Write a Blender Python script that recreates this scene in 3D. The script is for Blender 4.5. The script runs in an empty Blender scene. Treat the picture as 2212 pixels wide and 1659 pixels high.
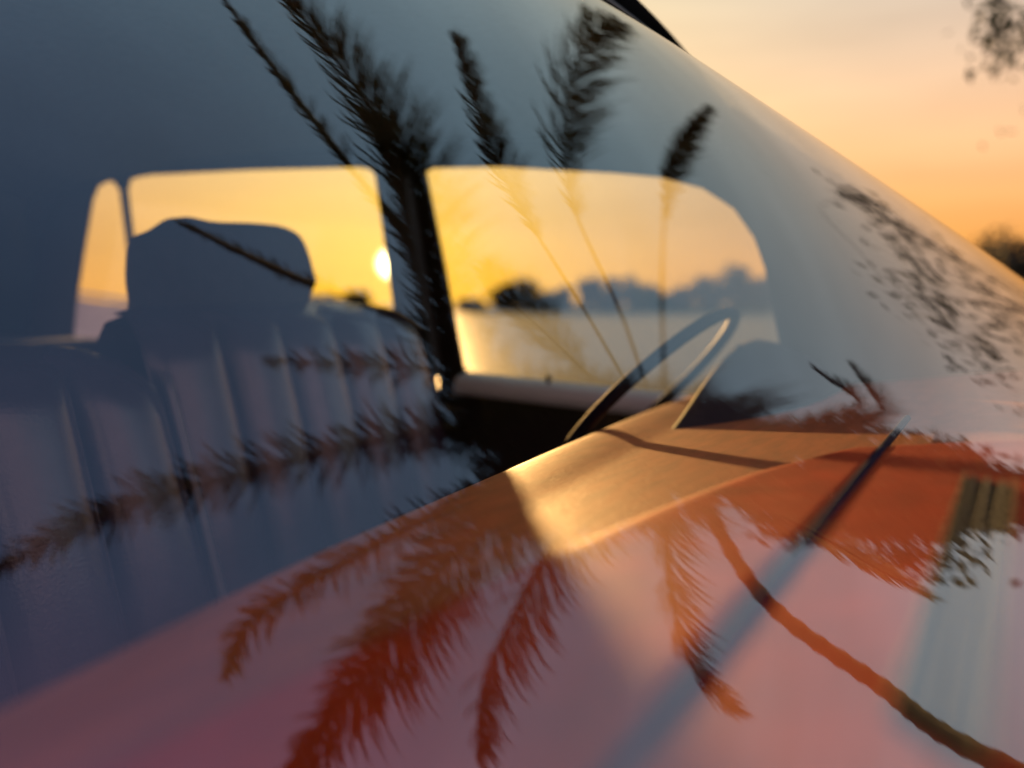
import bpy, math, random
import numpy as np
from mathutils import Vector, Matrix

R = math.radians
random.seed(7)
rng = np.random.default_rng(11)
scene = bpy.context.scene
col = scene.collection

# ------------------------------------------------------------------ camera
H = 1.25                                   # camera height above the ground (m)
FPX, CX, CY = 1671.0, 1106.0, 829.5        # pinhole model of the photograph, 2212 px wide
PITCH, YAW = R(5.8), R(30)
CAM = np.array([0.0, 0.0, H])
cam_d = bpy.data.cameras.new('camera')
cam = bpy.data.objects.new('camera', cam_d)
col.objects.link(cam)
cam_d.sensor_width = 36.0
cam_d.lens = 36.0 * FPX / 2212.0
cam_d.clip_start, cam_d.clip_end = 0.01, 3000
cam_d.dof.use_dof = True
cam_d.dof.focus_distance = 0.80
cam_d.dof.aperture_fstop = 1.75
Fv = Vector((math.cos(YAW) * math.cos(PITCH), math.sin(YAW) * math.cos(PITCH), -math.sin(PITCH)))
cam.location = CAM
cam.rotation_euler = Fv.to_track_quat('-Z', 'Y').to_euler()
scene.camera = cam

# ------------------------------------------------------------------ light
SUN_AZ, SUN_EL = R(38.7), R(3.0)
SUN = Vector((math.cos(SUN_AZ) * math.cos(SUN_EL), math.sin(SUN_AZ) * math.cos(SUN_EL), math.sin(SUN_EL)))
sun_d = bpy.data.lights.new('sun', 'SUN')
sun_d.energy, sun_d.angle, sun_d.color = 5.0, R(1.0), (1.0, 0.56, 0.20)
sun = bpy.data.objects.new('sun', sun_d)
LAMP = Vector((math.cos(R(36.6)) * math.cos(R(4.1)), math.sin(R(36.6)) * math.cos(R(4.1)), math.sin(R(4.1))))
sun.rotation_euler = LAMP.to_track_quat('Z', 'Y').to_euler()
sun.location = (6, 5, 6)
col.objects.link(sun)

world = bpy.data.worlds.new('World')
scene.world = world
world.use_nodes = True
wt = world.node_tree
wt.nodes.clear()
WN, WL = wt.nodes, wt.links


def wmath(op, a, b=None, clamp=False):
    n = WN.new('ShaderNodeMath'); n.operation = op; n.use_clamp = clamp
    for i, v in enumerate((a, b)):
        if v is None: continue
        if isinstance(v, (int, float)): n.inputs[i].default_value = v
        else: WL.new(v, n.inputs[i])
    return n.outputs[0]


def wramp(fac, stops):
    n = WN.new('ShaderNodeValToRGB'); WL.new(fac, n.inputs[0])
    n.color_ramp.interpolation = 'B_SPLINE'
    el = n.color_ramp.elements
    while len(el) < len(stops): el.new(0.5)
    for e, (p, c) in zip(el, stops): e.position = p; e.color = (*c, 1)
    return n.outputs[0]


geo = WN.new('ShaderNodeNewGeometry')
neg = WN.new('ShaderNodeVectorMath'); neg.operation = 'SCALE'; neg.inputs[3].default_value = -1.0
WL.new(geo.outputs['Incoming'], neg.inputs[0])
sep = WN.new('ShaderNodeSeparateXYZ'); WL.new(neg.outputs[0], sep.inputs[0])
zc = wmath('MAXIMUM', sep.outputs[2], 0.0)
dsun = WN.new('ShaderNodeVectorMath'); dsun.operation = 'DOT_PRODUCT'
WL.new(neg.outputs[0], dsun.inputs[0]); dsun.inputs[1].default_value = SUN
cs = dsun.outputs['Value']
hs = wmath('MULTIPLY_ADD', cs, 0.5)
hs.node.inputs[2].default_value = 0.5
sunside = wramp(zc, [(0.0, (1.0, .33, .045)), (0.07, (1.0, .40, .09)), (.16, (1.0, .53, .26)), (.28, (.80, .58, .46)),
                     (.42, (.38, .43, .44)), (.62, (.27, .45, .57)), (.84, (.20, .34, .48)), (1.0, (.09, .16, .32))])
anti = wramp(zc, [(0.0, (.42, .27, .30)), (.2, (.80, .48, .48)), (.50, (1.3, .72, .70)), (.75, (1.05, .52, .72)), (.90, (.66, .32, .58)), (1.0, (.10, .16, .33))])
side = wramp(zc, [(0.0, (.55, .42, .38)), (.15, (.80, .76, .80)), (.32, (.76, .86, .96)), (.55, (.48, .68, .84)), (.8, (.26, .38, .56)), (1.0, (.10, .17, .34))])


def wstep(x, lo, hi):
    n = WN.new('ShaderNodeMapRange'); n.interpolation_type = 'SMOOTHSTEP'; WL.new(x, n.inputs[0])
    n.inputs[1].default_value, n.inputs[2].default_value = lo, hi
    return n.outputs[0]


mixa = WN.new('ShaderNodeMix'); mixa.data_type = 'RGBA'      # away from the sun -> to the side of it
WL.new(wstep(hs, .30, .55), mixa.inputs[0]); WL.new(anti, mixa.inputs[6]); WL.new(side, mixa.inputs[7])
mixn = WN.new('ShaderNodeMix'); mixn.data_type = 'RGBA'      # -> round the sun
WL.new(wstep(hs, .58, .86), mixn.inputs[0]); WL.new(mixa.outputs[2], mixn.inputs[6]); WL.new(sunside, mixn.inputs[7])
ang = wmath('ARCCOSINE', wmath('MINIMUM', cs, 1.0))
glow = wmath('POWER', 2.718, wmath('MULTIPLY', wmath('POWER', wmath('DIVIDE', ang, R(19.0)), 1.3), -1.0))
disc = wmath('POWER', 2.718, wmath('MULTIPLY', wmath('POWER', wmath('DIVIDE', ang, R(0.85)), 4.0), -1.0))
gcol = WN.new('ShaderNodeMix'); gcol.data_type = 'RGBA'; gcol.blend_type = 'ADD'; gcol.inputs[0].default_value = 1


def scaled(col_, f):
    n = WN.new('ShaderNodeVectorMath'); n.operation = 'SCALE'; n.inputs[0].default_value = col_; WL.new(f, n.inputs[3]); return n.outputs[0]


add1 = WN.new('ShaderNodeVectorMath'); add1.operation = 'ADD'
add2 = WN.new('ShaderNodeVectorMath'); add2.operation = 'ADD'
WL.new(mixn.outputs[2], add1.inputs[0]); WL.new(scaled((1.2, .84, .05), glow), add1.inputs[1])
WL.new(add1.outputs[0], add2.inputs[0]); WL.new(scaled((30.0, 24.0, 12.0), disc), add2.inputs[1])
mpw = WN.new('ShaderNodeMapping'); mpw.inputs['Scale'].default_value = (1.2, 1.2, 7.0); WL.new(neg.outputs[0], mpw.inputs[0])
cn = WN.new('ShaderNodeTexNoise'); cn.inputs['Scale'].default_value = 2.2; cn.inputs['Detail'].default_value = 5; WL.new(mpw.outputs[0], cn.inputs['Vector'])
cf = wmath('MULTIPLY_ADD', cn.outputs['Fac'], .45); cf.node.inputs[2].default_value = .78
streak = WN.new('ShaderNodeVectorMath'); streak.operation = 'SCALE'; WL.new(add2.outputs[0], streak.inputs[0]); WL.new(cf, streak.inputs[3])
bg = WN.new('ShaderNodeBackground'); bg.inputs[1].default_value = 0.50
WL.new(streak.outputs[0], bg.inputs[0])
wo = WN.new('ShaderNodeOutputWorld'); WL.new(bg.outputs[0], wo.inputs[0])

scene.render.engine = 'CYCLES'
scene.view_settings.view_transform = 'Standard'
scene.view_settings.look = 'None'
scene.view_settings.exposure = 1.0
scene.view_settings.gamma = 1.0
scene.cycles.use_denoising = True
scene.cycles.max_bounces = 8
scene.cycles.transparent_max_bounces = 16
scene.cycles.sample_clamp_indirect = 6.0
scene.cycles.caustics_reflective = False
scene.cycles.caustics_refractive = False

# ------------------------------------------------------------------ pixel and glass geometry helpers
# car axes: +x is the driver's side, +y the rear, so the car faces -y; heights below are relative to the camera
GM, GAT, G1, GK, CL, CR = -.094, .75, 1.257, .12, .23, .10


def ray(px, py):
    x, u = (px - CX) / FPX, (CY - py) / FPX
    fw = math.cos(PITCH) + u * math.sin(PITCH)
    up = u * math.cos(PITCH) - math.sin(PITCH)
    d = np.array([x * math.sin(YAW) + fw * math.cos(YAW), -x * math.cos(YAW) + fw * math.sin(YAW), up])
    return d / np.linalg.norm(d)


def at_z(px, py, z):
    d = ray(px, py); return d * (z / d[2])


def at_a(px, py, a):
    d = ray(px, py); return d * (a / d[0])


SLOPE = .145                                   # the dashboard top rises towards the windscreen


def on_dash(px, py, dz=0.0):
    d = ray(px, py)                           # z = -.17 + dz + SLOPE * (.38 - y)
    return d * ((-.17 + dz + SLOPE * .38) / (d[2] + SLOPE * d[1]))


def dash_z(b, dz=0.0): return -.17 + dz + SLOPE * (.38 - b)


def glass_b(a, z):
    c = CL if a < GAT else CR
    return GM * a + c * (a - GAT) ** 2 + G1 * z + GK * z * z


def reflected(px, py, r):
    """Point r metres beyond the windscreen along the mirrored line of sight (camera-relative)."""
    d = ray(px, py)
    A = -CL * d[0] ** 2 - GK * d[2] ** 2
    B = d[1] - GM * d[0] + 2 * CL * GAT * d[0] - G1 * d[2]
    C = -CL * GAT * GAT
    D = max(B * B - 4 * A * C, 0)
    t = min(x for x in ((-B + math.sqrt(D)) / (2 * A), (-B - math.sqrt(D)) / (2 * A)) if x > 0)
    p = t * d
    n = -np.array([-GM - 2 * CL * (p[0] - GAT), 1, -G1 - 2 * GK * p[2]]); n /= np.linalg.norm(n)
    q = d - 2 * (d @ n) * n
    return p + q * r


# ------------------------------------------------------------------ materials
def material(name, base, rough=.5, metal=0.0, spec=.5, sheen=0.0, sheen_tint=None, noise=None, bump=None, coat=0.0, trans=None):
    m = bpy.data.materials.new(name); m.use_nodes = True
    nt = m.node_tree; N, L = nt.nodes, nt.links
    b = N['Principled BSDF']
    b.inputs['Base Color'].default_value = (*base, 1)
    b.inputs['Roughness'].default_value = rough
    b.inputs['Metallic'].default_value = metal
    b.inputs['Specular IOR Level'].default_value = spec
    b.inputs['Sheen Weight'].default_value = sheen
    b.inputs['Coat Weight'].default_value = coat
    if sheen_tint: b.inputs['Sheen Tint'].default_value = (*sheen_tint, 1)
    tc = N.new('ShaderNodeTexCoord')
    if noise:                                 # (scale, amount, vector scale)
        mp = N.new('ShaderNodeMapping'); mp.inputs['Scale'].default_value = noise[2]
        L.new(tc.outputs['Object'], mp.inputs[0])
        n = N.new('ShaderNodeTexNoise'); n.inputs['Scale'].default_value = noise[0]; n.inputs['Detail'].default_value = 5
        L.new(mp.outputs[0], n.inputs['Vector'])
        r = N.new('ShaderNodeValToRGB')
        lo = tuple(c * (1 - noise[1]) for c in base); hi = tuple(min(1, c * (1 + noise[1])) for c in base)
        r.color_ramp.elements[0].position = .3; r.color_ramp.elements[0].color = (*lo, 1)
        r.color_ramp.elements[1].position = .7; r.color_ramp.elements[1].color = (*hi, 1)
        L.new(n.outputs['Fac'], r.inputs[0]); L.new(r.outputs[0], b.inputs['Base Color'])
    if bump:                                  # (scale, strength, vector scale)
        mp = N.new('ShaderNodeMapping'); mp.inputs['Scale'].default_value = bump[2]
        L.new(tc.outputs['Object'], mp.inputs[0])
        n = N.new('ShaderNodeTexNoise'); n.inputs['Scale'].default_value = bump[0]; n.inputs['Detail'].default_value = 4
        L.new(mp.outputs[0], n.inputs['Vector'])
        bp = N.new('ShaderNodeBump'); bp.inputs['Strength'].default_value = bump[1]; bp.inputs['Distance'].default_value = .002
        L.new(n.outputs['Fac'], bp.inputs['Height']); L.new(bp.outputs[0], b.inputs['Normal'])
    if trans:                                 # leaf: some light comes through
        t = N.new('ShaderNodeBsdfTranslucent'); t.inputs[0].default_value = (*trans, 1)
        mx = N.new('ShaderNodeMixShader'); mx.inputs[0].default_value = .35
        L.new(b.outputs[0], mx.inputs[1]); L.new(t.outputs[0], mx.inputs[2])
        L.new(mx.outputs[0], N['Material Output'].inputs[0])
    return m


def glass_material(name, floor, gain, power, tint, dust=0.0):
    """Thin pane: see-through, with a mirror share that rises towards grazing angles."""
    m = bpy.data.materials.new(name); m.use_nodes = True
    nt = m.node_tree; N, L = nt.nodes, nt.links; N.clear()
    lw = N.new('ShaderNodeLayerWeight'); lw.inputs[0].default_value = .5      # facing = 1 - cos
    pw = N.new('ShaderNodeMath'); pw.operation = 'POWER'; L.new(lw.outputs['Facing'], pw.inputs[0]); pw.inputs[1].default_value = power
    ma = N.new('ShaderNodeMath'); ma.operation = 'MULTIPLY_ADD'; ma.use_clamp = True
    L.new(pw.outputs[0], ma.inputs[0]); ma.inputs[1].default_value = gain; ma.inputs[2].default_value = floor
    tr = N.new('ShaderNodeBsdfTransparent'); tr.inputs[0].default_value = (*tint, 1)
    gl = N.new('ShaderNodeBsdfGlossy'); gl.inputs['Roughness'].default_value = 0.0
    mx = N.new('ShaderNodeMixShader'); L.new(ma.outputs[0], mx.inputs[0]); L.new(tr.outputs[0], mx.inputs[1]); L.new(gl.outputs[0], mx.inputs[2])
    o = N.new('ShaderNodeOutputMaterial'); L.new(mx.outputs[0], o.inputs[0])
    if dust:                                  # uneven film of dust and smears
        tc = N.new('ShaderNodeTexCoord'); nz_ = N.new('ShaderNodeTexNoise'); nz_.inputs['Scale'].default_value = 26; nz_.inputs['Detail'].default_value = 8
        nz_.inputs['Roughness'].default_value = .7; L.new(tc.outputs['Object'], nz_.inputs['Vector'])
        rp_ = N.new('ShaderNodeValToRGB'); rp_.color_ramp.elements[0].position = .42; rp_.color_ramp.elements[1].position = .75
        rp_.color_ramp.elements[1].color = (dust, dust, dust, 1); L.new(nz_.outputs['Fac'], rp_.inputs[0])
        tl_ = N.new('ShaderNodeBsdfTranslucent'); tl_.inputs[0].default_value = (.8, .75, .68, 1)
        m2 = N.new('ShaderNodeMixShader'); L.new(rp_.outputs[0], m2.inputs[0]); L.new(mx.outputs[0], m2.inputs[1]); L.new(tl_.outputs[0], m2.inputs[2]); L.new(m2.outputs[0], o.inputs[0])
    return m


M = {}
M['windscreen'] = glass_material('windscreen_glass', .18, .70, 3.5, (.93, .93, .92), .010)
M['inner'] = glass_material('windscreen_inner_face', .0, .02, 3.0, (1, 1, 1))
M['pane'] = glass_material('side_window_glass', .04, .5, 5.0, (.95, .95, .92))
M['suede'] = material('russet_leather', (.34, .075, .018), .60, spec=.34, sheen=.05, sheen_tint=(1, .8, .5), noise=(14, .25, (1, 4, 4)), bump=(260, .3, (.3, 3, 3)))
M['vinyl'] = material('orange_red_vinyl', (.40, .040, .008), .65, spec=.15, noise=(26, .22, (1, 1, 1)), bump=(420, .3, (1, 1, 1)))
M['seat'] = material('grey_blue_leather', (.040, .032, .052), .27, spec=.8, noise=(12, .2, (1, 1, 1)), bump=(220, .3, (1, 1, 1)))
M['highlight_piping'] = material('grey_piping', (.12, .12, .13), .35)
M['pale'] = material('pale_highlight', (.10, .10, .11), .3)  # tone of the imitated sheen streak on the passenger seat
M['headrest'] = material('dark_cloth', (.014, .012, .013), .8, noise=(40, .3, (1, 1, 1)))
M['hood'] = material('grey_hood_vinyl', (.022, .022, .034), .8, spec=.2)
M['black'] = material('black_trim', (.012, .012, .013), .5)
M['gloss'] = material('glossy_black_plastic', (.008, .010, .012), .55, spec=.08)
M['slat'] = material('grey_teal_slat', (.030, .042, .046), .5, spec=.15)
M['lining'] = material('grey_headlining', (.028, .030, .036), .85, noise=(60, .25, (1, 1, 1)))
M['headlining'] = material('pale_headlining', (.11, .14, .16), .85, noise=(60, .2, (1, 1, 1)))
M['paint'] = material('teal_car_paint', (.045, .10, .13), .3, coat=.6)
M['door_in'] = material('dark_door_card', (.014, .012, .012), .6)
M['sill'] = material('pale_sill_trim', (.70, .82, .76), .45)
M['rim'] = material('navy_wheel_rim', (.006, .010, .022), .6, spec=.12)
M['chrome'] = material('chrome', (.40, .34, .24), .25, metal=1.0)
M['rubber'] = material('tyre_rubber', (.02, .02, .02), .8)
M['strip'] = material('navy_trim_strip', (.010, .012, .05), .8, spec=.05)
M['palm_leaf'] = material('palm_leaf', (.022, .030, .008), .6, spec=.2, noise=(4, .35, (1, 1, 1)), trans=(.018, .024, .005))
M['dry_leaf'] = material('dry_palm_leaf', (.04, .026, .012), .7, noise=(4, .4, (1, 1, 1)))
M['bark'] = material('palm_bark', (.05, .038, .03), .9, noise=(9, .4, (1, 1, 3)), bump=(20, 1.0, (1, 1, 4)))
M['leaf'] = material('broad_leaf', (.018, .026, .009), .7, spec=.1, noise=(3, .4, (1, 1, 1)), trans=(.012, .016, .004))
M['far_leaf'] = material('far_leaf', (.018, .024, .012), .8, noise=(1.2, .4, (1, 1, 1)))
M['nut'] = material('coconut_husk', (.12, .11, .03), .55, noise=(6, .3, (1, 1, 1)))
M['wall'] = material('whitewash', (.72, .70, .66), .85, noise=(6, .12, (1, 1, 1)))
M['ground'] = material('sandy_grass', (.13, .12, .055), .95, noise=(.9, .45, (1, 1, 1)), bump=(30, .6, (1, 1, 1)))
M['water'] = material('lake_water', (.03, .04, .03), .45, spec=.4, bump=(1.6, 1.0, (1, 1, 1)))
for _n in M['water'].node_tree.nodes:
    if _n.type == 'BUMP': _n.inputs['Distance'].default_value = .05
M['shore'] = material('far_bank', (.05, .06, .03), .95, noise=(.2, .4, (1, 1, 1)))
M['droplet'] = material('dusty_droplet', (.8, .75, .6), .4, trans=(.9, .85, .7))


# ------------------------------------------------------------------ mesh helpers
ORIGIN = {}


def mesh_object(name, verts, faces, mat, parent=None, smooth=True, rel=True, label=None, category=None, group=None, kind=None):
    """One mesh object; verts are camera-relative when rel (height H is added)."""
    v = np.array(verts, float)
    if rel: v = v + np.array([0, 0, H])
    c = (v.min(0) + v.max(0)) / 2
    me = bpy.data.meshes.new(name)
    me.from_pydata((v - c).tolist(), [], [list(map(int, f)) for f in faces])
    mats = mat if isinstance(mat, (list, tuple)) else [mat]
    for m in mats: me.materials.append(m)
    if smooth: me.polygons.foreach_set('use_smooth', [True] * len(me.polygons))
    me.update()
    o = bpy.data.objects.new(name, me); col.objects.link(o)
    ORIGIN[o] = c
    if parent is not None:
        o.parent = parent; o.location = c - ORIGIN[parent]
    else:
        o.location = c
    tag(o, label, category, group, kind)
    return o


def tag(o, label=None, category=None, group=None, kind=None):
    for k, v in (('label', label), ('category', category), ('group', group), ('kind', kind)):
        if v: o[k] = v
    return o


def empty(name, loc, label, category, group=None):
    o = bpy.data.objects.new(name, None); col.objects.link(o)
    o.location = loc; ORIGIN[o] = np.array(loc, float); o.empty_display_size = .3
    return tag(o, label, category, group)


def grid(rows, closed_v=False):
    rows = [np.array(r, float) for r in rows]
    n = len(rows[0]); V = np.vstack(rows); Fc = []
    for i in range(len(rows) - 1):
        for j in range(n if closed_v else n - 1):
            k = (j + 1) % n
            Fc.append((i * n + j, i * n + k, (i + 1) * n + k, (i + 1) * n + j))
    return V, Fc


def tube(path, radius, seg=10, cap=True):
    P = [np.array(p, float) for p in path]
    rad = radius if hasattr(radius, '__len__') else [radius] * len(P)
    rows = []; up = np.array([0.12, .31, .94])
    for i, p in enumerate(P):
        t = P[min(i + 1, len(P) - 1)] - P[max(i - 1, 0)]; t /= np.linalg.norm(t)
        s = np.cross(t, up); s /= np.linalg.norm(s) + 1e-9; w = np.cross(s, t)
        rows.append([p + rad[i] * (math.cos(2 * math.pi * k / seg) * s + math.sin(2 * math.pi * k / seg) * w) for k in range(seg)])
    V, Fc = grid(rows, True)
    if cap:
        Fc.append(tuple(range(seg))[::-1]); n = len(V); Fc.append(tuple(range(n - seg, n)))
    return V, Fc


def join(*parts):
    V = []; Fc = []; o = 0
    for v, f in parts:
        V.extend(np.array(v, float).tolist()); Fc.extend(tuple(i + o for i in q) for q in f); o += len(v)
    return V, Fc


def box(lo, hi):
    (x0, y0, z0), (x1, y1, z1) = lo, hi
    V = [(x, y, z) for x in (x0, x1) for y in (y0, y1) for z in (z0, z1)]
    return V, [(0, 1, 3, 2), (4, 6, 7, 5), (0, 4, 5, 1), (2, 3, 7, 6), (0, 2, 6, 4), (1, 5, 7, 3)]


def bevel(o, w, seg=2):
    m = o.modifiers.new('bevel', 'BEVEL'); m.width = w; m.segments = seg; m.limit_method = 'ANGLE'
    return o


def spline(pts, n):
    """Catmull-Rom through pts, n samples."""
    P = [np.array(p, float) for p in pts]
    P = [2 * P[0] - P[1]] + P + [2 * P[-1] - P[-2]]
    out = []; m = len(P) - 3
    for s in np.linspace(0, m - 1e-6, n):
        i = int(s); t = s - i; a, b, c, d = P[i:i + 4]
        out.append(.5 * (2 * b + (c - a) * t + (2 * a - 5 * b + 4 * c - d) * t * t + (3 * b - a - 3 * c + d) * t ** 3))
    return out


# ------------------------------------------------------------------ ground, lake, far bank
def sheet(name, lo, hi, z, mat, nx=2, ny=2):
    V = [(x, y, z) for x in np.linspace(lo[0], hi[0], nx) for y in np.linspace(lo[1], hi[1], ny)]
    Fc = [(i * ny + j, (i + 1) * ny + j, (i + 1) * ny + j + 1, i * ny + j + 1) for i in range(nx - 1) for j in range(ny - 1)]
    return mesh_object(name, V, Fc, mat, rel=False, smooth=False, kind='structure')


# the lake lies along the driver's side, its bank follows a soft line
bank = []
for y in np.linspace(-900, 900, 181):
    bank.append((9.5 + .9 * math.sin(y * .21) + .5 * math.sin(y * .57 + 1) + .0004 * y * y * (abs(y) < 60), y))
V = []; Fc = []
for x, y in bank:
    V += [(-900, y, 0), (x - 1.6, y, 0), (x, y, -.18), (x + .8, y, -.42)]
for i in range(len(bank) - 1):
    for j in range(3): Fc.append((i * 4 + j, i * 4 + j + 1, i * 4 + 4 + j + 1, i * 4 + 4 + j))
mesh_object('ground', V, Fc, M['ground'], rel=False, kind='structure')
sheet('lake', (6, -900), (1400, 900), -.30, M['water'])
rows = []
for y in np.linspace(-600, 900, 160):
    x0 = 150 + 14 * math.sin(y * .013 + 1) + 5 * math.sin(y * .05)
    rows.append([(x0, y, -.4), (x0 + 6, y, .35), (x0 + 40, y, .9 + .4 * math.sin(y * .031)), (x0 + 500, y, 2.0)])
V, Fc = grid(rows); mesh_object('far_bank', V, Fc, M['shore'], rel=False, kind='structure')


# ------------------------------------------------------------------ the car
car = empty('car', (.75, .9, 0), 'old car with curved windscreen, orange-red and tan dashboard and ribbed grey seats', 'car')


def part(name, vf, mat, parent=None, smooth=True, label=None):
    return mesh_object(name, vf[0], vf[1], mat, parent or car, smooth, label=label)


XL, XR = -.10, 1.60                          # passenger and driver side planes

# windscreen: a curved pane 5 mm thick, mirror-bright towards its edge
na, nz = 150, 80
outer, inner = [], []
for i in range(na + 1):
    a = -.09 + (1.585 + .09) * i / na
    ro, ri = [], []
    for j in range(nz + 1):
        z = -.17 + .56 * j / nz
        b = glass_b(a, z)
        c = CL if a < GAT else CR
        n = np.array([-GM - 2 * c * (a - GAT), 1, -G1 - 2 * GK * z]); n /= np.linalg.norm(n)
        p = np.array([a, b, z]); ro.append(p); ri.append(p + n * .005)
    outer.append(ro); inner.append(ri)
Vo, Fo = grid(outer); Vi, Fi = grid(inner)
ws = part('windscreen', join((Vo, Fo), (Vi, [f[::-1] for f in Fi])), [M['windscreen'], M['inner']])
for i, p in enumerate(ws.data.polygons): p.material_index = 0 if i < len(Fo) else 1
# rubber seal round the pane
loop = [outer[i][0] for i in range(0, na + 1, 3)] + [outer[-1][j] for j in range(0, nz + 1, 4)] + \
       [outer[i][-1] for i in range(na, -1, -3)] + [outer[0][j] for j in range(nz, -1, -4)]
part('windscreen_seal', tube(loop, .011, 8), M['black'], ws)

# --- side walls: doors and rear quarter with window openings taken from the photograph
front_win = [(922, 372), (935, 364), (1080, 361), (1200, 368), (1320, 374), (1430, 384), (1520, 408), (1588, 452), (1632, 515),
             (1655, 580), (1668, 650), (1690, 760), (1700, 850), (1690, 882), (1480, 858), (1250, 832), (1012, 806), (1003, 790), (960, 560)]
rear_win = [(278, 410), (284, 388), (310, 379), (540, 368), (780, 362), (806, 368), (820, 385), (848, 560), (879, 790), (868, 800), (600, 772), (345, 745), (322, 735), (296, 560)]
quarter_win = [(203, 430), (215, 402), (235, 391), (252, 394), (265, 412), (284, 560), (304, 690), (300, 735), (170, 748), (160, 735), (166, 660), (184, 540)]


def bz(loop_, a): return [tuple(at_a(x, y, a)[1:]) for x, y in loop_]


def panel(name, outer_loop, holes, x, thick, mat, parent=None):
    """A plate in the plane x with openings, `thick` towards -x (or +x when negative)."""
    import bmesh
    bm = bmesh.new(); edges = []
    for lp in [outer_loop] + holes:
        vs = [bm.verts.new((x, b, z)) for b, z in lp]
        edges += [bm.edges.new((vs[i], vs[(i + 1) % len(vs)])) for i in range(len(vs))]
    bmesh.ops.triangle_fill(bm, edges=edges, use_beauty=True)
    bm.verts.index_update()
    V = [tuple(v.co) for v in bm.verts]; T = [[v.index for v in f.verts] for f in bm.faces]
    loops = []; o = 0
    for lp in [outer_loop] + holes:
        loops.append(list(range(o, o + len(lp)))); o += len(lp)
    bm.free()
    n = len(V); V2 = V + [(x - thick, b, z) for _, b, z in V]
    Fc = T + [[i + n for i in t[::-1]] for t in T]
    for lp in loops:
        for i in range(len(lp)):
            p, q = lp[i], lp[(i + 1) % len(lp)]; Fc.append([p, q, q + n, p + n])
    return part(name, (V2, Fc), mat, parent, smooth=False)


def inset(loop_, x, d=.004):
    return [(x, b, z) for b, z in loop_]


fw_, rw_, qw_ = bz(front_win, XR), bz(rear_win, XR), bz(quarter_win, XR)
front_outer = [(glass_b(1.585, z) + .012, z) for z in np.linspace(-.36, .385, 16)] + [ (1.225, .395), (1.13, -.2), (1.10, -.75), (-.48, -.75)]
dv = [tuple(at_a(x, y, XR)[1:]) for x, y in ((271, 392), (290, 560), (312, 735))]
rear_outer = [(1.235, .395), (2.10, .455), (dv[0][0], .46)] + dv + [(dv[2][0] - .03, -.25), (2.12, -.75), (1.11, -.75), (1.14, -.2)]
quarter_outer = [(dv[0][0] + .004, .46), (2.62, .46), (2.86, .25), (3.0, -.15), (3.05, -.75), (2.125, -.75), (dv[2][0] - .026, -.25)] + [(b_ + .004, z_) for b_, z_ in dv[::-1]]
def sides(x, sgn):
    f = panel('front_door', front_outer, [fw_], x, .012 * sgn, M['door_in'])
    r = panel('rear_door', rear_outer, [rw_], x, .012 * sgn, M['door_in'])
    q = panel('quarter_panel', quarter_outer, [qw_], x, .012 * sgn, M['door_in'])
    for o, lp in ((f, fw_), (r, rw_), (q, qw_)):
        n = len(lp); xx = x - .003 * sgn
        part('window_pane', ([(xx, b, z) for b, z in lp] + [(xx - .004 * sgn, b, z) for b, z in lp],
                             [list(range(n)), list(range(n, 2 * n))[::-1]]), M['pane'], o, smooth=False)
    # painted outer skin below the windows and the pillar between the doors
    for nm, o, b0, b1 in (('door_skin', f, -.0, 1.10), ('door_skin', r, 1.12, 2.28), ('rear_wing', q, 2.32, 3.04)):
        rows = []
        for b in np.linspace(b0, b1, 14):
            rows.append([(x + sgn * (.004 + .055 * math.sin(math.pi * t) ** .7 + .03 * t), b, -.21 - .55 * t) for t in np.linspace(0, 1, 10)])
        part(nm, grid(rows), M['paint'], o)
    part('door_pillar', join(box((min(x - .075 * sgn, x - .032 * sgn), 1.12, -.75), (max(x - .075 * sgn, x - .032 * sgn), 1.20, -.17)),
                             ([(x - .034 * sgn, 1.10, -.17), (x - .034 * sgn, 1.20, -.17), (x - .034 * sgn, 1.285, .38), (x - .034 * sgn, 1.20, .38),
                               (x - .07 * sgn, 1.10, -.17), (x - .07 * sgn, 1.20, -.17), (x - .07 * sgn, 1.285, .38), (x - .07 * sgn, 1.20, .38)],
                              [(0, 1, 2, 3), (7, 6, 5, 4), (0, 4, 5, 1), (1, 5, 6, 2), (2, 6, 7, 3), (3, 7, 4, 0)])), M['black'], smooth=False)
    return f, r, q


fdoor, rdoor, qpan = sides(XR, 1)
sides(XL, -1)
# inner sill trim of the driver's door with its lock knob
rows = []
for px in np.linspace(1000, 1700, 12):
    ytop = np.interp(px, [1000, 1480, 1700], [806, 856, 884])
    p = at_a(px, ytop, XR - .032)
    rows.append([p + np.array(d) for d in ((.02, 0, .002), (-.02, 0, -.004), (-.035, 0, -.014), (-.042, 0, -.045), (-.02, 0, -.05))])
part('sill_trim', grid(rows), M['sill'], fdoor)
p = at_a(1185, 838, XR - .04)
part('lock_knob', tube([p, p + [0, 0, .012], p + [0, 0, .016], p + [0, 0, .026], p + [0, 0, .03]], [.0025, .0025, .006, .006, .003], 10), M['black'], fdoor)

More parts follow.
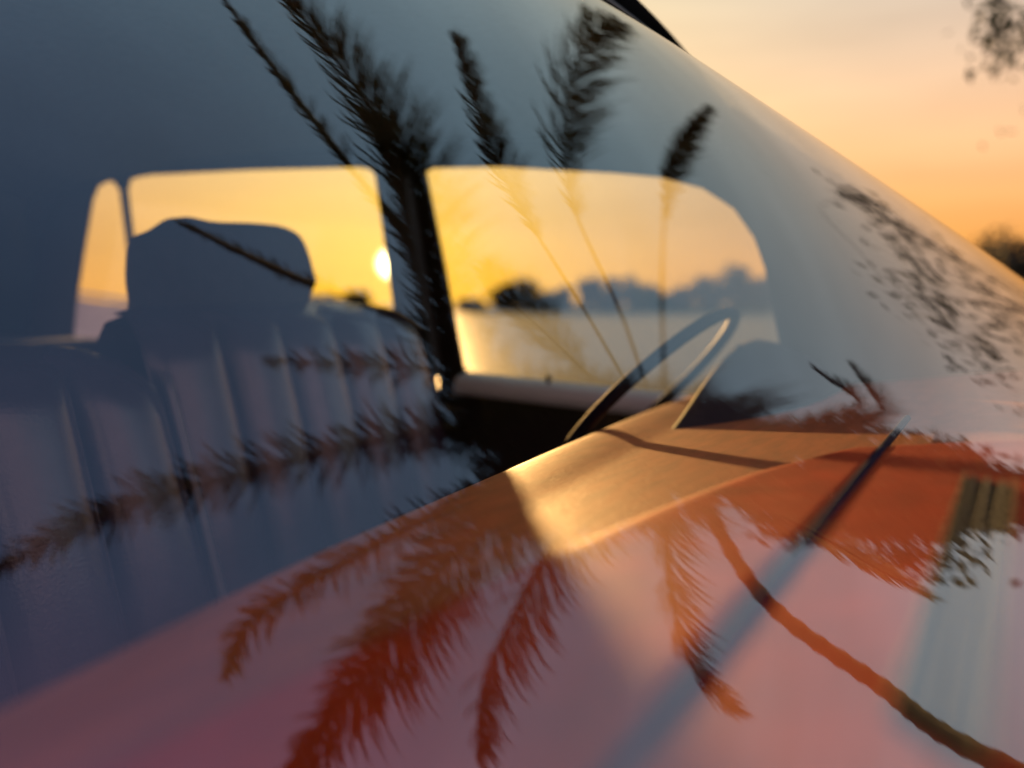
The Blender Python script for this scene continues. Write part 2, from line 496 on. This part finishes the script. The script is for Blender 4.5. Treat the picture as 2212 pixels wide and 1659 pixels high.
# --- roof, pillars, tail, floor, bonnet
def arch(a, top, drop): return top - drop * (abs(a - .75) / .85) ** 3
def roof_z(b): return np.interp(b, [.35, .6, 1.2, 2.0, 2.6, 2.9], [.40, .43, .455, .49, .48, .40])
rows_t, rows_b = [], []
for a in np.linspace(XL + .0, XR - .0, 30):
    fb = glass_b(min(max(a, -.09), 1.585), .385)
    rt, rb = [], []
    for t in np.linspace(0, 1, 24):
        b = fb + (2.82 - fb) * t
        zz = arch(a, roof_z(b) + .02, .06)
        rt.append((a, b, zz)); rb.append((a, b, zz - .035))
    rows_t.append(rt); rows_b.append(rb)
part('roof', grid(rows_t), M['paint'])
part('headlining', grid(rows_b), M['headlining'])
for x, s in ((XR, 1), (XL, -1)):             # roof rails over the doors and screen pillars
    path = [(x - .03 * s, .42, .335), (x - .03 * s, .7, .40), (x - .03 * s, 1.2, .412), (x - .03 * s, 2.0, .455), (x - .03 * s, 2.62, .455), (x - .03 * s, 2.85, .3)]
    part('roof_rail', tube(spline(path, 30), .042, 10), M['lining'])
    path = [(x - .025 * s, glass_b(min(max(x - .025 * s, -.09), 1.585), z) + .035, z) for z in np.linspace(-.4, .36, 12)]
    part('screen_pillar', tube(path, .034, 10), M['lining'])
tail = []
for a in np.linspace(XL, XR, 12):
    bow = .12 * (1 - ((a - .75) / .85) ** 2)
    tail.append([(a, 2.80 + bow * .4, .42), (a, 2.98 + bow, -.1), (a, 3.05 + bow, -.45), (a, 3.0 + bow, -.8)])
V, Fc = grid(tail)
Fc = [f for f in Fc if not (V[f[0]][2] > .3 and XL + .2 < V[f[0]][0] < XR - .35)]
tl = part('tail_panel', (V, Fc), M['paint'])
rw = [r[:2] for r in tail if XL + .2 < r[0][0] < XR - .2]
part('rear_window', grid([[tuple(np.array(p) + [0, -.004, 0]) for p in r] for r in rw]), M['pane'])
part('floor_pan', box((XL, -.15, -.86), (XR, 3.0, -.82)), M['black'], smooth=False)
part('parcel_shelf', box((XL + .04, 2.45, -.14), (XR - .04, 2.97, -.11)), M['lining'], smooth=False)
rows = []
for a in np.linspace(XL - .02, XR + .02, 26):
    e = abs(a - .75) / .87
    rows.append([(a, b, z - .10 * e ** 4) for b, z in ((glass_b(min(max(a, -.09), 1.585), -.158) + .004, -.158 + .10 * e ** 4), (glass_b(min(max(a, -.09), 1.585), -.19) - .02, -.19 + .06 * e ** 4), (-.50, -.262), (-.72, -.30), (-1.0, -.335), (-1.25, -.385), (-1.42, -.46), (-1.48, -.6), (-1.46, -.8))])
part('bonnet', grid(rows), M['paint'])
for x, s in ((XR, 1), (XL, -1)):
    rows = []
    for b in np.linspace(-1.46, -.01, 20):
        tuck = max(0, (-1.15 - b) / .3) ** 2; zt = np.interp(b, [-1.48, -1.25, -1.0, -.72, -.5, 0], [-.60, -.487, -.437, -.402, -.365, -.25])
        rows.append([(x + s * (.018 + .05 * math.sin(math.pi * t) ** .7 + .02 * t - .06 * tuck * (1 - .3 * t)), b, zt - (.80 + zt) * t) for t in np.linspace(0, 1, 8)])
    part('front_wing', grid(rows), M['paint'])
for wx, s in ((XL + .02, -1), (XR - .02, 1)):
    for wy in (-.75, 2.35):
        ring = []
        for k in range(33):
            t = 2 * math.pi * k / 32
            ring.append([(wx + s * o, wy + r * math.cos(t), -H + .30 + r * math.sin(t)) for o, r in ((-.08, .2), (-.08, .27), (-.05, .30), (.05, .30), (.08, .27), (.085, .2))])
        w = part('wheel', grid(ring), M['rubber'])
        disc_ = [[(wx + s * (.06 + .03 * (1 - q)), wy + .2 * q * math.cos(2 * math.pi * k / 24), -H + .30 + .2 * q * math.sin(2 * math.pi * k / 24)) for q in (0.02, .35, .6, .8, 1)] for k in range(25)]
        part('hubcap', grid(disc_), M['chrome'], w)

# --- dashboard: suede pad with a rolled rear edge, orange tray in front of it
RP = [on_dash(x, y) for x, y in ((0, 1578), (250, 1436), (500, 1302), (750, 1178), (1000, 1066), (1250, 955), (1420, 884))]
RA = [p[0] for p in RP]; RB = [p[1] for p in RP]
def ridge_b(a): return np.interp(a, [-.1] + RA + [1.6], [RB[0] - .02] + RB + [RB[-1] + .01])
EP = [on_dash(x, y, .004) for x, y in ((740, 1420), (960, 1310), (1200, 1200), (1340, 1135), (1470, 1082), (1600, 1030), (1720, 992), (1870, 966), (1960, 985), (2090, 992), (2212, 1015))]
EA = [p[0] for p in EP]; EB = [p[1] for p in EP]
i_far = int(np.argmax(EA)); EA, EB = EA[:i_far + 1], EB[:i_far + 1]
TRAY_END = EA[-1]
def edge_b(a): return np.interp(a, [-.1, .1] + EA, [EB[0] + .02, EB[0] + .014] + EB)
def smoothed(f, w=.05): return lambda a: float(np.mean([f(a + d) for d in np.linspace(-w, w, 9)]))
def glass_foot(a):                            # where the dashboard top runs into the windscreen
    b = -.2
    for _ in range(30): b = .5 * b + .5 * glass_b(a, dash_z(b))
    return b + .014


ridge, edge = smoothed(ridge_b, .1), smoothed(edge_b, .05)


rows = []
for a in np.linspace(XL + .035, XR - .035, 130):
    rb = ridge(a); gb = glass_foot(a)
    row = [(a, rb - .02, -.60), (a, rb + .03, -.40), (a, rb + .058, dash_z(rb) - .08), (a, rb + .052, dash_z(rb) - .037), (a, rb + .038, dash_z(rb) - .016), (a, rb + .02, dash_z(rb) - .0055), (a, rb + .006, dash_z(rb) - .001)]
    for t in np.linspace(0.02, 1, 34):
        b = rb + (gb - rb) * t; row.append((a, b, dash_z(b) - .008 * min((rb - b) / .08, 1) ** 2))
    rows.append(row)
part('dashboard_pad', grid(rows), M['suede'], label='russet dashboard pad with sunlit golden rolled edge')

sp = [on_dash(1350, 1659, .002), on_dash(1960, 905, .002)]
def seam_b(a): return sp[0][1] + (a - sp[0][0]) * (sp[1][1] - sp[0][1]) / (sp[1][0] - sp[0][0])


def tray(name, a0, a1, bfar, bnear, roll):
    rows = []
    for a in np.linspace(a0, a1, 120):
        f, n = bfar(a), min(bnear(a), bfar(a) - .004)
        k = roll / .016
        row = [(a, f + .010 * k, dash_z(f) - .05), (a, f + .010 * k, dash_z(f) - .010), (a, f + .0085 * k, dash_z(f) - .004), (a, f + .005 * k, dash_z(f, .0005)), (a, f, dash_z(f, .0032)), (a, f - roll * .3, dash_z(f - roll * .3, .004))]
        for t in np.linspace(.04, .97, 18):
            b = f - roll * .3 + (n - f + roll * .3) * t
            row.append((a, b, dash_z(b, .004)))
        row += [(a, n, dash_z(n, .001)), (a, n - .003, dash_z(n) - .010), (a, n - .003, dash_z(n) - .05)]
        rows.append(row)
    rows.append([(a + .005, b, z - .004) for a, b, z in rows[-1]])
    rows.append([(a + .004, b, z - .05) for a, b, z in rows[-1]])
    return part(name, grid(rows), M['vinyl'])


a_meet = next((a for a in np.linspace(.3, TRAY_END, 400) if edge(a) - seam_b(a) < .012), TRAY_END)
tray('dashboard_tray', XL + .045, a_meet, edge, lambda a: seam_b(a) + .0035, .026)
tray('dashboard_panel', XL + .045, TRAY_END, lambda a: min(seam_b(a) - .0035, edge(a)), lambda a: glass_foot(a) + .012, .010)
# dark bead lying in the joint of tray and panel
part('trim_strip', tube([(a, seam_b(a), dash_z(seam_b(a), .003)) for a in np.linspace(-.04, sp[1][0], 40)], .0035, 10), M['strip'])

# defroster vent let into the panel: frame, dark well and long bars
vc = [on_dash(2085, 1030, .006), on_dash(2192, 1050, .006), on_dash(2130, 1660, .006), on_dash(1925, 1540, .006)]


def vent_box(s0, s1, w0, w1, z0, z1):        # s along the slot, w across it, both 0..1
    V = []
    for u in (s0, s1):
        for w in (w0, w1):
            for z in (z0, z1):
                q = (vc[3] * (1 - w) + vc[2] * w) * (1 - u) + (vc[0] * (1 - w) + vc[1] * w) * u
                V.append((q[0], q[1], dash_z(q[1]) + z + .174))
    return V, box((0, 0, 0), (1, 1, 1))[1]


vent = part('defroster_vent', vent_box(0, 1, 0, 1, -.184, -.168), M['gloss'], smooth=False)
for w in (0, 1):
    bevel(part('vent_trim', vent_box(-.01, 1.006, w - .03, w + .03, -.186, -.164), M['chrome'], vent, False), .0015)
for w in (.2, .5, .8):
    bevel(part('slat', vent_box(.01, .99, w - .05, w + .05, -.176, -.1645), M['slat'], vent, False), .002)

# instrument hood behind the tray, in front of the steering wheel
hood_pts = [(1.02, -.178), (1.10, -.150), (1.20, -.112), (1.30, -.082), (1.40, -.066), (1.50, -.064), (1.56, -.085), (1.575, -.15)]
rows = []
for a, z in spline([np.array(p) for p in hood_pts], 26):
    h = z + .205
    row = []
    for t in np.linspace(0, 1, 16):
        b = .335 - .20 * t
        row.append((a, b + .03 * (1 - t) * 0, -.205 + h * (math.cos(t * math.pi / 2) ** .75 if t > 0 else 1)))
    row = [(a, .33, -.22), (a, .345, -.205 + h * .9)] + row
    rows.append(row)
part('instrument_hood', grid(rows), M['hood'])

# steering wheel: thin rim, hub, two spokes and column
wc = np.array([1.272, .462, -.152]); wu = np.array([0, -.695, .719]); wr = np.array([1.0, 0, 0]); wn = np.cross(wr, wu)
RW = .195
V, Fc = grid([[wc + (RW + .0105 * math.cos(q)) * (math.cos(t) * wr + math.sin(t) * wu) + .0105 * math.sin(q) * wn for q in np.linspace(0, 2 * math.pi, 11)] for t in np.linspace(0, 2 * math.pi, 65)])
sw = part('steering_wheel', (V, Fc), M['rim'])
for s in (-1, 1):
    part('spoke', tube([wc + wr * .03 * s - wu * .01 - wn * .10 * np.sign(wn[1]), wc + wr * .12 * s - wu * .05 - wn * .07 * np.sign(wn[1]), wc + wr * RW * s * .93 - wu * .07], [.010, .008, .007], 8), M['rim'], sw)
part('hub', tube([wc - wn * .13 * np.sign(wn[1]), wc - wn * .11 * np.sign(wn[1]), wc - wn * .09 * np.sign(wn[1]), wc - wn * .08 * np.sign(wn[1])], [.03, .042, .036, .01], 20), M['rim'], sw)
part('steering_column', tube([wc - wn * .13 * np.sign(wn[1]), wc - wn * .35 * np.sign(wn[1])], .026, 14), M['black'], sw)

# --- front seats: ribbed backrests, cushions, headrest
def seat(a0, a1, b_top, z_top, nrib, rnd=.05):
    b_bot, z_bot = b_top - .20, -.68
    def prof(t):                             # t 0 bottom .. 1 top, front face
        return b_bot + (b_top - b_bot) * t, z_bot + (z_top - z_bot) * t
    shell = []
    for a in np.linspace(a0, a1, 16):
        e = abs(2 * (a - a0) / (a1 - a0) - 1) ** 6 * rnd
        row = [(a, prof(t)[0] + .03 + .02 * e, prof(t)[1] - e * t) for t in np.linspace(0, .97, 10)]
        row += [(a, b_top + .06, z_top + .002 - e), (a, b_top + .11, z_top - .01 - e), (a, b_top + .15, z_top - .06 - e), (a, b_top + .10, z_bot)]
        shell.append(row)
    o = part('front_seat', grid(shell), M['seat'])
    w = (a1 - a0) / nrib
    for k in range(nrib):
        c = a0 + w * (k + .5); rows = []
        for q in np.linspace(0, 1, 13):
            u = 2 * q - 1; e = abs(2 * (c + u * w / 2 - a0) / (a1 - a0) - 1) ** 6 * rnd
            dep = .045 * math.sqrt(max(0, 1 - abs(u) ** 2.6))
            row = []
            for t in np.linspace(0, 1, 16):
                b, z = prof(t); f = 1 - max(0, (t - .9) / .1) ** 2
                row.append((c + u * w * .492, b + .034 - dep * f + .02 * max(0, (t - .93) / .07), z - e * t))
            row.append((c + u * w * .492, b_top + .09, z_top + .004 - e))
            rows.append(row)
        part('rib', grid(rows), M['seat'], o)
    cushion = []
    for a in np.linspace(a0, a1, 14):
        e = abs(2 * (a - a0) / (a1 - a0) - 1) ** 6 * rnd
        cushion.append([(a, b_bot + .10, -.80), (a, b_bot + .06, -.60 - e), (a, b_bot - .10, -.585 - e), (a, b_bot - .38, -.575 - e), (a, b_bot - .45, -.61 - e), (a, b_bot - .44, -.8)])
    part('cushion', grid(cushion), M['seat'], o)
    return o


ps = seat(.03, .735, 1.02, -.055, 5)
ds = seat(.765, 1.47, 1.10, .002, 5, .02)
part('highlight_piping', tube([(.728, 1.02 - .20 * (1 - t) - .004, -.68 + .60 * t) for t in np.linspace(0, .97, 20)], .007, 8), M['pale'], ps)  # added cord imitating a soft highlight down the seat edge
# driver's headrest, outline from the photograph, on two posts
hb = 1.20
hl = [(292, 540), (300, 512), (335, 497), (372, 473), (400, 470), (450, 480), (520, 482), (590, 488), (628, 505), (648, 540), (662, 590), (668, 612), (655, 640), (640, 690), (600, 710), (430, 715), (310, 705), (296, 650), (290, 600)]
pts = []
for x, y in hl:
    d = ray(x, y); pts.append(d * (hb / d[1]))
pts = np.array(spline(pts + [pts[0]], 48))[:-1]; cen = pts.mean(0)
rows = []
for off, sc in ((-.045, .0), (-.045, .55), (-.043, .8), (-.033, .94), (-.015, 1.0), (.02, 1.0), (.045, .93), (.055, .75), (.058, 0)):
    rows.append([(cen[0] + (p[0] - cen[0]) * sc, hb + off, cen[2] + (p[2] - cen[2]) * sc) for p in pts])
part('headrest', grid(rows, True), M['headrest'], ds)
for dx in (-.08, .08):
    part('headrest_post', tube([(cen[0] + dx, hb, -.06), (cen[0] + dx, hb, cen[2] - .05)], .006, 8), M['chrome'], ds)


# ------------------------------------------------------------------ palm leaning over the car, seen mirrored in the windscreen
PR = 4.7
PC = reflected(1440, 985, 5.0)
tr_pts = [PC - np.array([0, 0, .12])]
for px, py, hd in ((1640, 1280, 4.15), (1900, 1480, 4.55), (2140, 1640, 4.85)):
    p0 = reflected(px, py, 0); d = reflected(px, py, 1) - p0
    tr_pts.append(p0 + d * hd / math.hypot(d[0], d[1]))
lastp = tr_pts[-1]; dirh = lastp[:2] / np.linalg.norm(lastp[:2])
tr_pts.append(np.array([*(lastp[:2] + dirh * .45 + np.array([-.05, -.25])), .1]))
tr_pts.append(np.array([*(lastp[:2] + dirh * .55 + np.array([-.1, -.35])), -H - .08]))
palm = empty('palm_tree', (tr_pts[-1][0], tr_pts[-1][1], 0), 'leaning coconut palm with drooping feathery fronds over the car bonnet', 'palm tree')
tp = spline(tr_pts, 90)
trad = [.042 + .04 * (i / 89) ** 1.5 + (.012 if i % 3 == 0 else 0) + (.10 * max(0, (i - 80) / 9) ** 2) for i in range(90)]
mesh_object('trunk', *tube(tp, trad, 14), M['bark'], palm)


def frond(ctrl, leaf_len, mat, name='frond', n=200, sides_=(1, 1), droop=.55, stalk=.12, rach=.02, rag=.6, gap=0.0):
    """Feather leaf: tapering rachis and a leaflet on each side per step."""
    P = spline(ctrl, n); V = []; Fc = []; leaf_len *= 1.1
    tv, tf = tube(P, [rach * (1 - .85 * i / (n - 1)) + .003 for i in range(n)], 6)
    V.extend(tv.tolist()); Fc.extend(tf)
    for i in range(int(n * stalk), n):
        s = i / (n - 1)
        t = P[min(i + 1, n - 1)] - P[max(i - 1, 0)]; t /= np.linalg.norm(t)
        side = np.cross(t, (0, 0, 1.0)); side /= np.linalg.norm(side) + 1e-9
        upv = np.cross(side, t)
        prof = min(1, (s - stalk) / .15 + .25) * (1 - .72 * max(0, (s - .55) / .45) ** 1.6)
        for q, on in zip((-1, 1), sides_):
            if random.random() > on or random.random() < gap: continue
            L = leaf_len * prof * (1 + rag * (random.random() - .6))
            fwd = .55 + .5 * s + .6 * (random.random() - .5)
            d = side * q * math.cos(fwd) + t * math.sin(fwd) + upv * (.12 - .15 * random.random())
            d /= np.linalg.norm(d)
            dr = droop * (.7 + .6 * random.random())
            w = .0075 * (.8 + .4 * random.random())
            wv = t - d * (t @ d); wv /= np.linalg.norm(wv) + 1e-9
            b0 = P[i]; m1 = b0 + d * L * .4 + np.array([0, 0, -dr * L * .12]); m2 = b0 + d * L * .75 + np.array([0, 0, -dr * L * .42]); e = b0 + d * L * .93 + np.array([0, 0, -dr * L * .8])
            o = len(V)
            V += [(b0 - wv * w * .5).tolist(), (b0 + wv * w * .5).tolist(), (m1 - wv * w).tolist(), (m1 + wv * w).tolist(), (m2 - wv * w * .7).tolist(), (m2 + wv * w * .7).tolist(), e.tolist()]
            Fc += [(o, o + 1, o + 3, o + 2), (o + 2, o + 3, o + 5, o + 4), (o + 4, o + 5, o + 6)]
    return mesh_object(name, V, Fc, mat, palm)


def rp(path, r0=4.9, r1=4.5):
    n = len(path); return [PC] + [reflected(x, y, r0 + (r1 - r0) * (i + 1) / n) for i, (x, y) in enumerate(path)]


FR = [
    ([(1200, 1050), (1000, 1180), (880, 1330), (760, 1500), (620, 1690)], .44, dict(n=380, rach=.035)),
    ([(1330, 1040), (1190, 1190), (1110, 1330), (1045, 1480), (1030, 1640)], .36, dict(sides_=(1, .06), rach=.035)),
    ([(1440, 1090), (1442, 1200), (1455, 1310), (1490, 1430), (1580, 1535)], .30, dict(sides_=(.9, .35), rach=.03, n=150)),
    ([(1180, 960), (1000, 930), (800, 955), (500, 1030), (250, 1100), (-30, 1240)], .27, dict(n=300, rag=1.0, rach=.06, droop=.4)),
    ([(1150, 1010), (900, 1130), (700, 1240), (540, 1345), (487, 1460)], .18, dict(rag=1.2, n=150, rach=.04)),
    ([(1200, 880), (1000, 810), (800, 790), (580, 780)], .22, dict(gap=.3, n=150, rach=.03)),
    ([(1150, 930), (1000, 780), (940, 600), (900, 440), (840, 300), (740, 150), (600, -30)], .48, dict(n=340, sides_=(.5, 1), rach=.035)),
    ([(1100, 880), (960, 760), (890, 540), (740, 340), (600, 160), (470, -20)], .14, dict(n=170, gap=.25, rach=.045)),
    ([(1090, 900), (985, 770), (925, 560), (870, 390), (800, 250)], .30, dict(n=300, rach=.05)),  # extra frond added to block mirrored sky and darken the door pillar
    ([(1280, 700), (1120, 440), (1040, 270), (985, 80)], .26, dict(sides_=(.6, 1), stalk=.42, n=260, rach=.011)),
    ([(1350, 700), (1230, 420), (1220, 220), (1265, 80), (1330, 45)], .42, dict(n=320, sides_=(.35, 1), stalk=.36, rach=.011)),
    ([(1430, 650), (1440, 420), (1475, 310), (1530, 235)], .20, dict(stalk=.42, n=260, rach=.011)),
    ([(1290, 830), (1180, 720), (1090, 640), (1040, 585)], .30, dict(n=160, stalk=.3)),
    ([(1100, 850), (850, 680), (640, 600), (380, 478)], .11, dict(gap=.3, n=150, rach=.05)),
    ([(1560, 1050), (1740, 1140), (1880, 1220), (2010, 1290)], .20, dict(sides_=(1, .5))),
    ([(1600, 960), (1800, 935), (1900, 890), (1840, 790)], .18, dict()),
    ([(1620, 950), (1850, 880), (1755, 793)], .12, dict(gap=.5)),
]
for path, ll, kw in FR:
    frond(rp(path), ll, M['palm_leaf'], **kw)
# short and hanging dry fronds that thicken the heart of the crown
for k in range(80):
    x1, y1 = random.uniform(940, 1620), random.uniform(850, 1130)
    frond(rp([((1440 + x1) / 2, (985 + y1) / 2 - 20), (x1, y1)], 4.9, random.uniform(4.4, 5.2)), random.uniform(.3, .45), M['dry_leaf'] if k % 3 == 0 else M['palm_leaf'], n=90, stalk=.02, droop=.9)
for k in range(7):
    t = 2 * math.pi * k / 7
    c = PC + np.array([.2 * math.cos(t), .2 * math.sin(t), -.22 - .07 * (k % 2)])
    nut = [[c + np.array([.09 * math.sin(p) * math.cos(q), .09 * math.sin(p) * math.sin(q), .12 * math.cos(p)]) for q in np.linspace(0, 2 * math.pi, 11)] for p in np.linspace(.05, math.pi - .05, 9)]
    mesh_object('coconut', *grid(nut), M['nut'], palm)


# ------------------------------------------------------------------ broadleaf trees
def leaf_tree(name, base, height, crown_c, crown_r, n_clump, n_leaf, size, mat, label, category='tree', group=None, limbs=6, shell=.5, parent=None):
    t = empty(name, (base[0], base[1], base[2]), label, category, group)
    b = np.array(base, float); c = np.array(crown_c, float); r = np.array(crown_r, float)
    top = c - np.array([0, 0, r[2] * .3])
    tr = spline([b - [0, 0, .1], b * .6 + top * .4 + rng.normal(0, height * .01, 3), top], 14)
    parts = [tube(tr, [height * .028 * (1 - .6 * i / 13) for i in range(14)], 8)]
    cl = []
    for _ in range(n_clump):
        d = rng.normal(size=3); d /= np.linalg.norm(d)
        cl.append(c + d * r * (shell + (1 - shell) * rng.random()) * (.85 + .3 * rng.random()))
    for k in range(limbs):
        e = cl[k % len(cl)]; s = tr[6 + k % 7]
        parts.append(tube(spline([s, s * .5 + e * .5 + np.array([0, 0, -height * .02]), e], 8), [height * .010 * (1 - .8 * i / 7) for i in range(8)], 5))
    mesh_object('trunk', *join(*parts), M['bark'], t, rel=False)
    N = n_clump * n_leaf
    cen = np.repeat(np.array(cl), n_leaf, 0) + rng.normal(0, 1, (N, 3)) * r * (.9 / n_clump ** .45)
    u = rng.normal(size=(N, 3)); u /= np.linalg.norm(u, axis=1)[:, None]
    w = np.cross(u, rng.normal(size=(N, 3))); w /= np.linalg.norm(w, axis=1)[:, None]
    s = size * (.6 + .8 * rng.random((N, 1)))
    V = np.stack([cen - u * s, cen - w * s * .38, cen + u * s, cen + w * s * .38], 1).reshape(-1, 3)
    Fc = np.arange(4 * N).reshape(-1, 4).tolist()
    mesh_object('crown', V, Fc, mat, t, rel=False, smooth=False)
    return t


def pol(az, dist, z): return (dist * math.cos(R(az)), dist * math.sin(R(az)), z)


leaf_tree('shade_tree', pol(-28.2, 9.1, 0), 7, pol(-28.7, 9, 5.3), (.82, .86, 2.4), 80, 190, .09, M['leaf'],
          'tall narrow dense-leaved tree on the grass off the front wing of the car', limbs=9, shell=.2)
leaf_tree('almond_tree', pol(-13, 8.6, 0), 1.4, pol(-9.5, 8.2, 3.35), (.9, 1.25, .85), 42, 16, .06, M['leaf'],
          'sparse broadleaf tree with gappy crown and a twig reaching over the bank', limbs=12, shell=.35)

# ------------------------------------------------------------------ far trees across the lake
FAR = [  # pixel x, top y, half width px, look
    (1085, 618, 34, 'low rounded'), (1130, 604, 30, 'rounded'), (1180, 628, 30, 'low spreading'), (1215, 620, 26, 'small round'),
    (1272, 590, 30, 'tall narrow'), (1320, 612, 34, 'broad'), (1370, 606, 30, 'flat-topped'), (1410, 626, 30, 'low broad'), (1470, 618, 34, 'wide spreading'),
    (1530, 600, 34, 'tall rounded'), (1590, 585, 36, 'tall broad'), (1640, 600, 36, 'bushy'), (700, 640, 30, 'low dark'), (770, 628, 26, 'small pointed'), (640, 640, 32, 'low wide'), (1020, 645, 26, 'tiny'),
]
ORD = 'first second third fourth fifth sixth seventh eighth ninth tenth eleventh twelfth'.split()
LAB = [f'{ORD[i]} tree along the far shore from door pillar towards steering wheel, dark and {look}' for i, (_, _, _, look) in enumerate(FAR[:12])]
LAB += ['dark tree on the far shore between headrest and low sun', 'small dark tree on the far shore right under the low sun', 'low wide tree on the far shore just past the headrest', 'tiny tree on the far shore hard against the door pillar']
for i, (px, ty, hw, look) in enumerate(FAR):
    d = ray(px, 655); dist = 165 / d[0]; dist = min(dist, 230)
    x, y = d[0] * dist, d[1] * dist
    top = H + ray(px, ty)[2] / math.hypot(*ray(px, ty)[:2]) * math.hypot(x, y)
    rad = hw * 1.02 / FPX * dist
    leaf_tree('shore_tree', (x, y, .2), top, (x, y, top * .5), (rad, rad, top * .52), 22, 80, rad * .17, M['far_leaf'],
              LAB[i], group='trees along the far lake shore', limbs=3, shell=.15)
for px, ty, hw, dist, lab in ((2150, 520, 46, 90, 'dark leafy tree by the water beyond the windscreen edge'), (2225, 500, 60, 84, 'taller dark tree by the water beyond the windscreen edge')):
    d = ray(px, 640); x, y = d[0] * dist, d[1] * dist
    top = H + ray(px, ty)[2] / math.hypot(*ray(px, ty)[:2]) * math.hypot(x, y); rad = hw / FPX * dist
    leaf_tree('bank_tree', (x, y, -.4), top, (x, y, top * .55), (rad, rad, top * .5), 22, 70, rad * .14, M['far_leaf'], lab, limbs=4, shell=.3)

# twig of the sparse tree hanging into the sky beside the windscreen
tree = bpy.data.objects['almond_tree']
V = []; Fc = []
tw = [ray(2260, -160) * 6.5, ray(2190, -60) * 6.3, ray(2150, 40) * 6.2, ray(2115, 150) * 6.1]
tv, tf = tube(spline([np.array(pol(-10, 8.2, 2.9)), tw[0] + [.6, -.5, .1]] + tw, 40), [.004 - .002 * i / 39 for i in range(40)], 6)
V.extend(tv.tolist()); Fc.extend(tf)
for c, sd_, n_ in ((ray(2160, 20) * 6.2, .085, 60), (ray(2150, 75) * 6.2, .055, 34), (ray(2215, 60) * 6.3, .08, 26), (ray(2112, 150) * 6.1, .035, 8)):
    for _ in range(n_):
        q = c + rng.normal(0, sd_, 3); u = rng.normal(size=3); u /= np.linalg.norm(u); w = np.cross(u, rng.normal(size=3)); w /= np.linalg.norm(w)
        l = .045 * (.7 + .6 * rng.random()); o = len(V)
        V += [(q - u * l).tolist(), (q - w * l * .4).tolist(), (q + u * l).tolist(), (q + w * l * .4).tolist()]; Fc.append((o, o + 1, o + 2, o + 3))
mesh_object('branch', V, Fc, M['leaf'], tree, smooth=False)

# low whitewashed wall on the bank, seen through the rear quarter window
d = ray(205, 690); c = d * (11.5 / math.hypot(d[0], d[1])); side = np.array([d[1], -d[0], 0]); side /= np.linalg.norm(side); dep = np.array([d[0], d[1], 0]) * .3
prof = [(-.9, -H), (1.3, -H), (1.3, -.12), (.75, -.02), (-.05, .06), (-.35, .16), (-.9, .16)]
n = len(prof)
V = [c * [1, 1, 0] + side * u + [0, 0, z] for u, z in prof] + [c * [1, 1, 0] + dep + side * u + [0, 0, z] for u, z in prof]
Fc = [list(range(n)), list(range(2 * n - 1, n - 1, -1))] + [(i, i + n, (i + 1) % n + n, (i + 1) % n) for i in range(n)]
wall = empty('low_parapet', (c[0], c[1], 0), 'low whitewashed wall with stepped top on the lake bank behind the car', 'wall')
mesh_object('parapet_body', V, Fc, M['wall'], wall, smooth=False)
cap = [(-.95, .165), (-.95, .21), (-.33, .21), (.78, .035), (1.36, -.07), (1.36, -.115), (.75, -.015), (-.35, .165)]
n = len(cap)
V = [c * [1, 1, 0] - dep * .15 + side * u + [0, 0, z] for u, z in cap] + [c * [1, 1, 0] + dep * 1.15 + side * u + [0, 0, z] for u, z in cap]
Fc = [list(range(n)), list(range(2 * n - 1, n - 1, -1))] + [(i, i + n, (i + 1) % n + n, (i + 1) % n) for i in range(n)]
mesh_object('coping', V, Fc, M['wall'], wall, smooth=False)
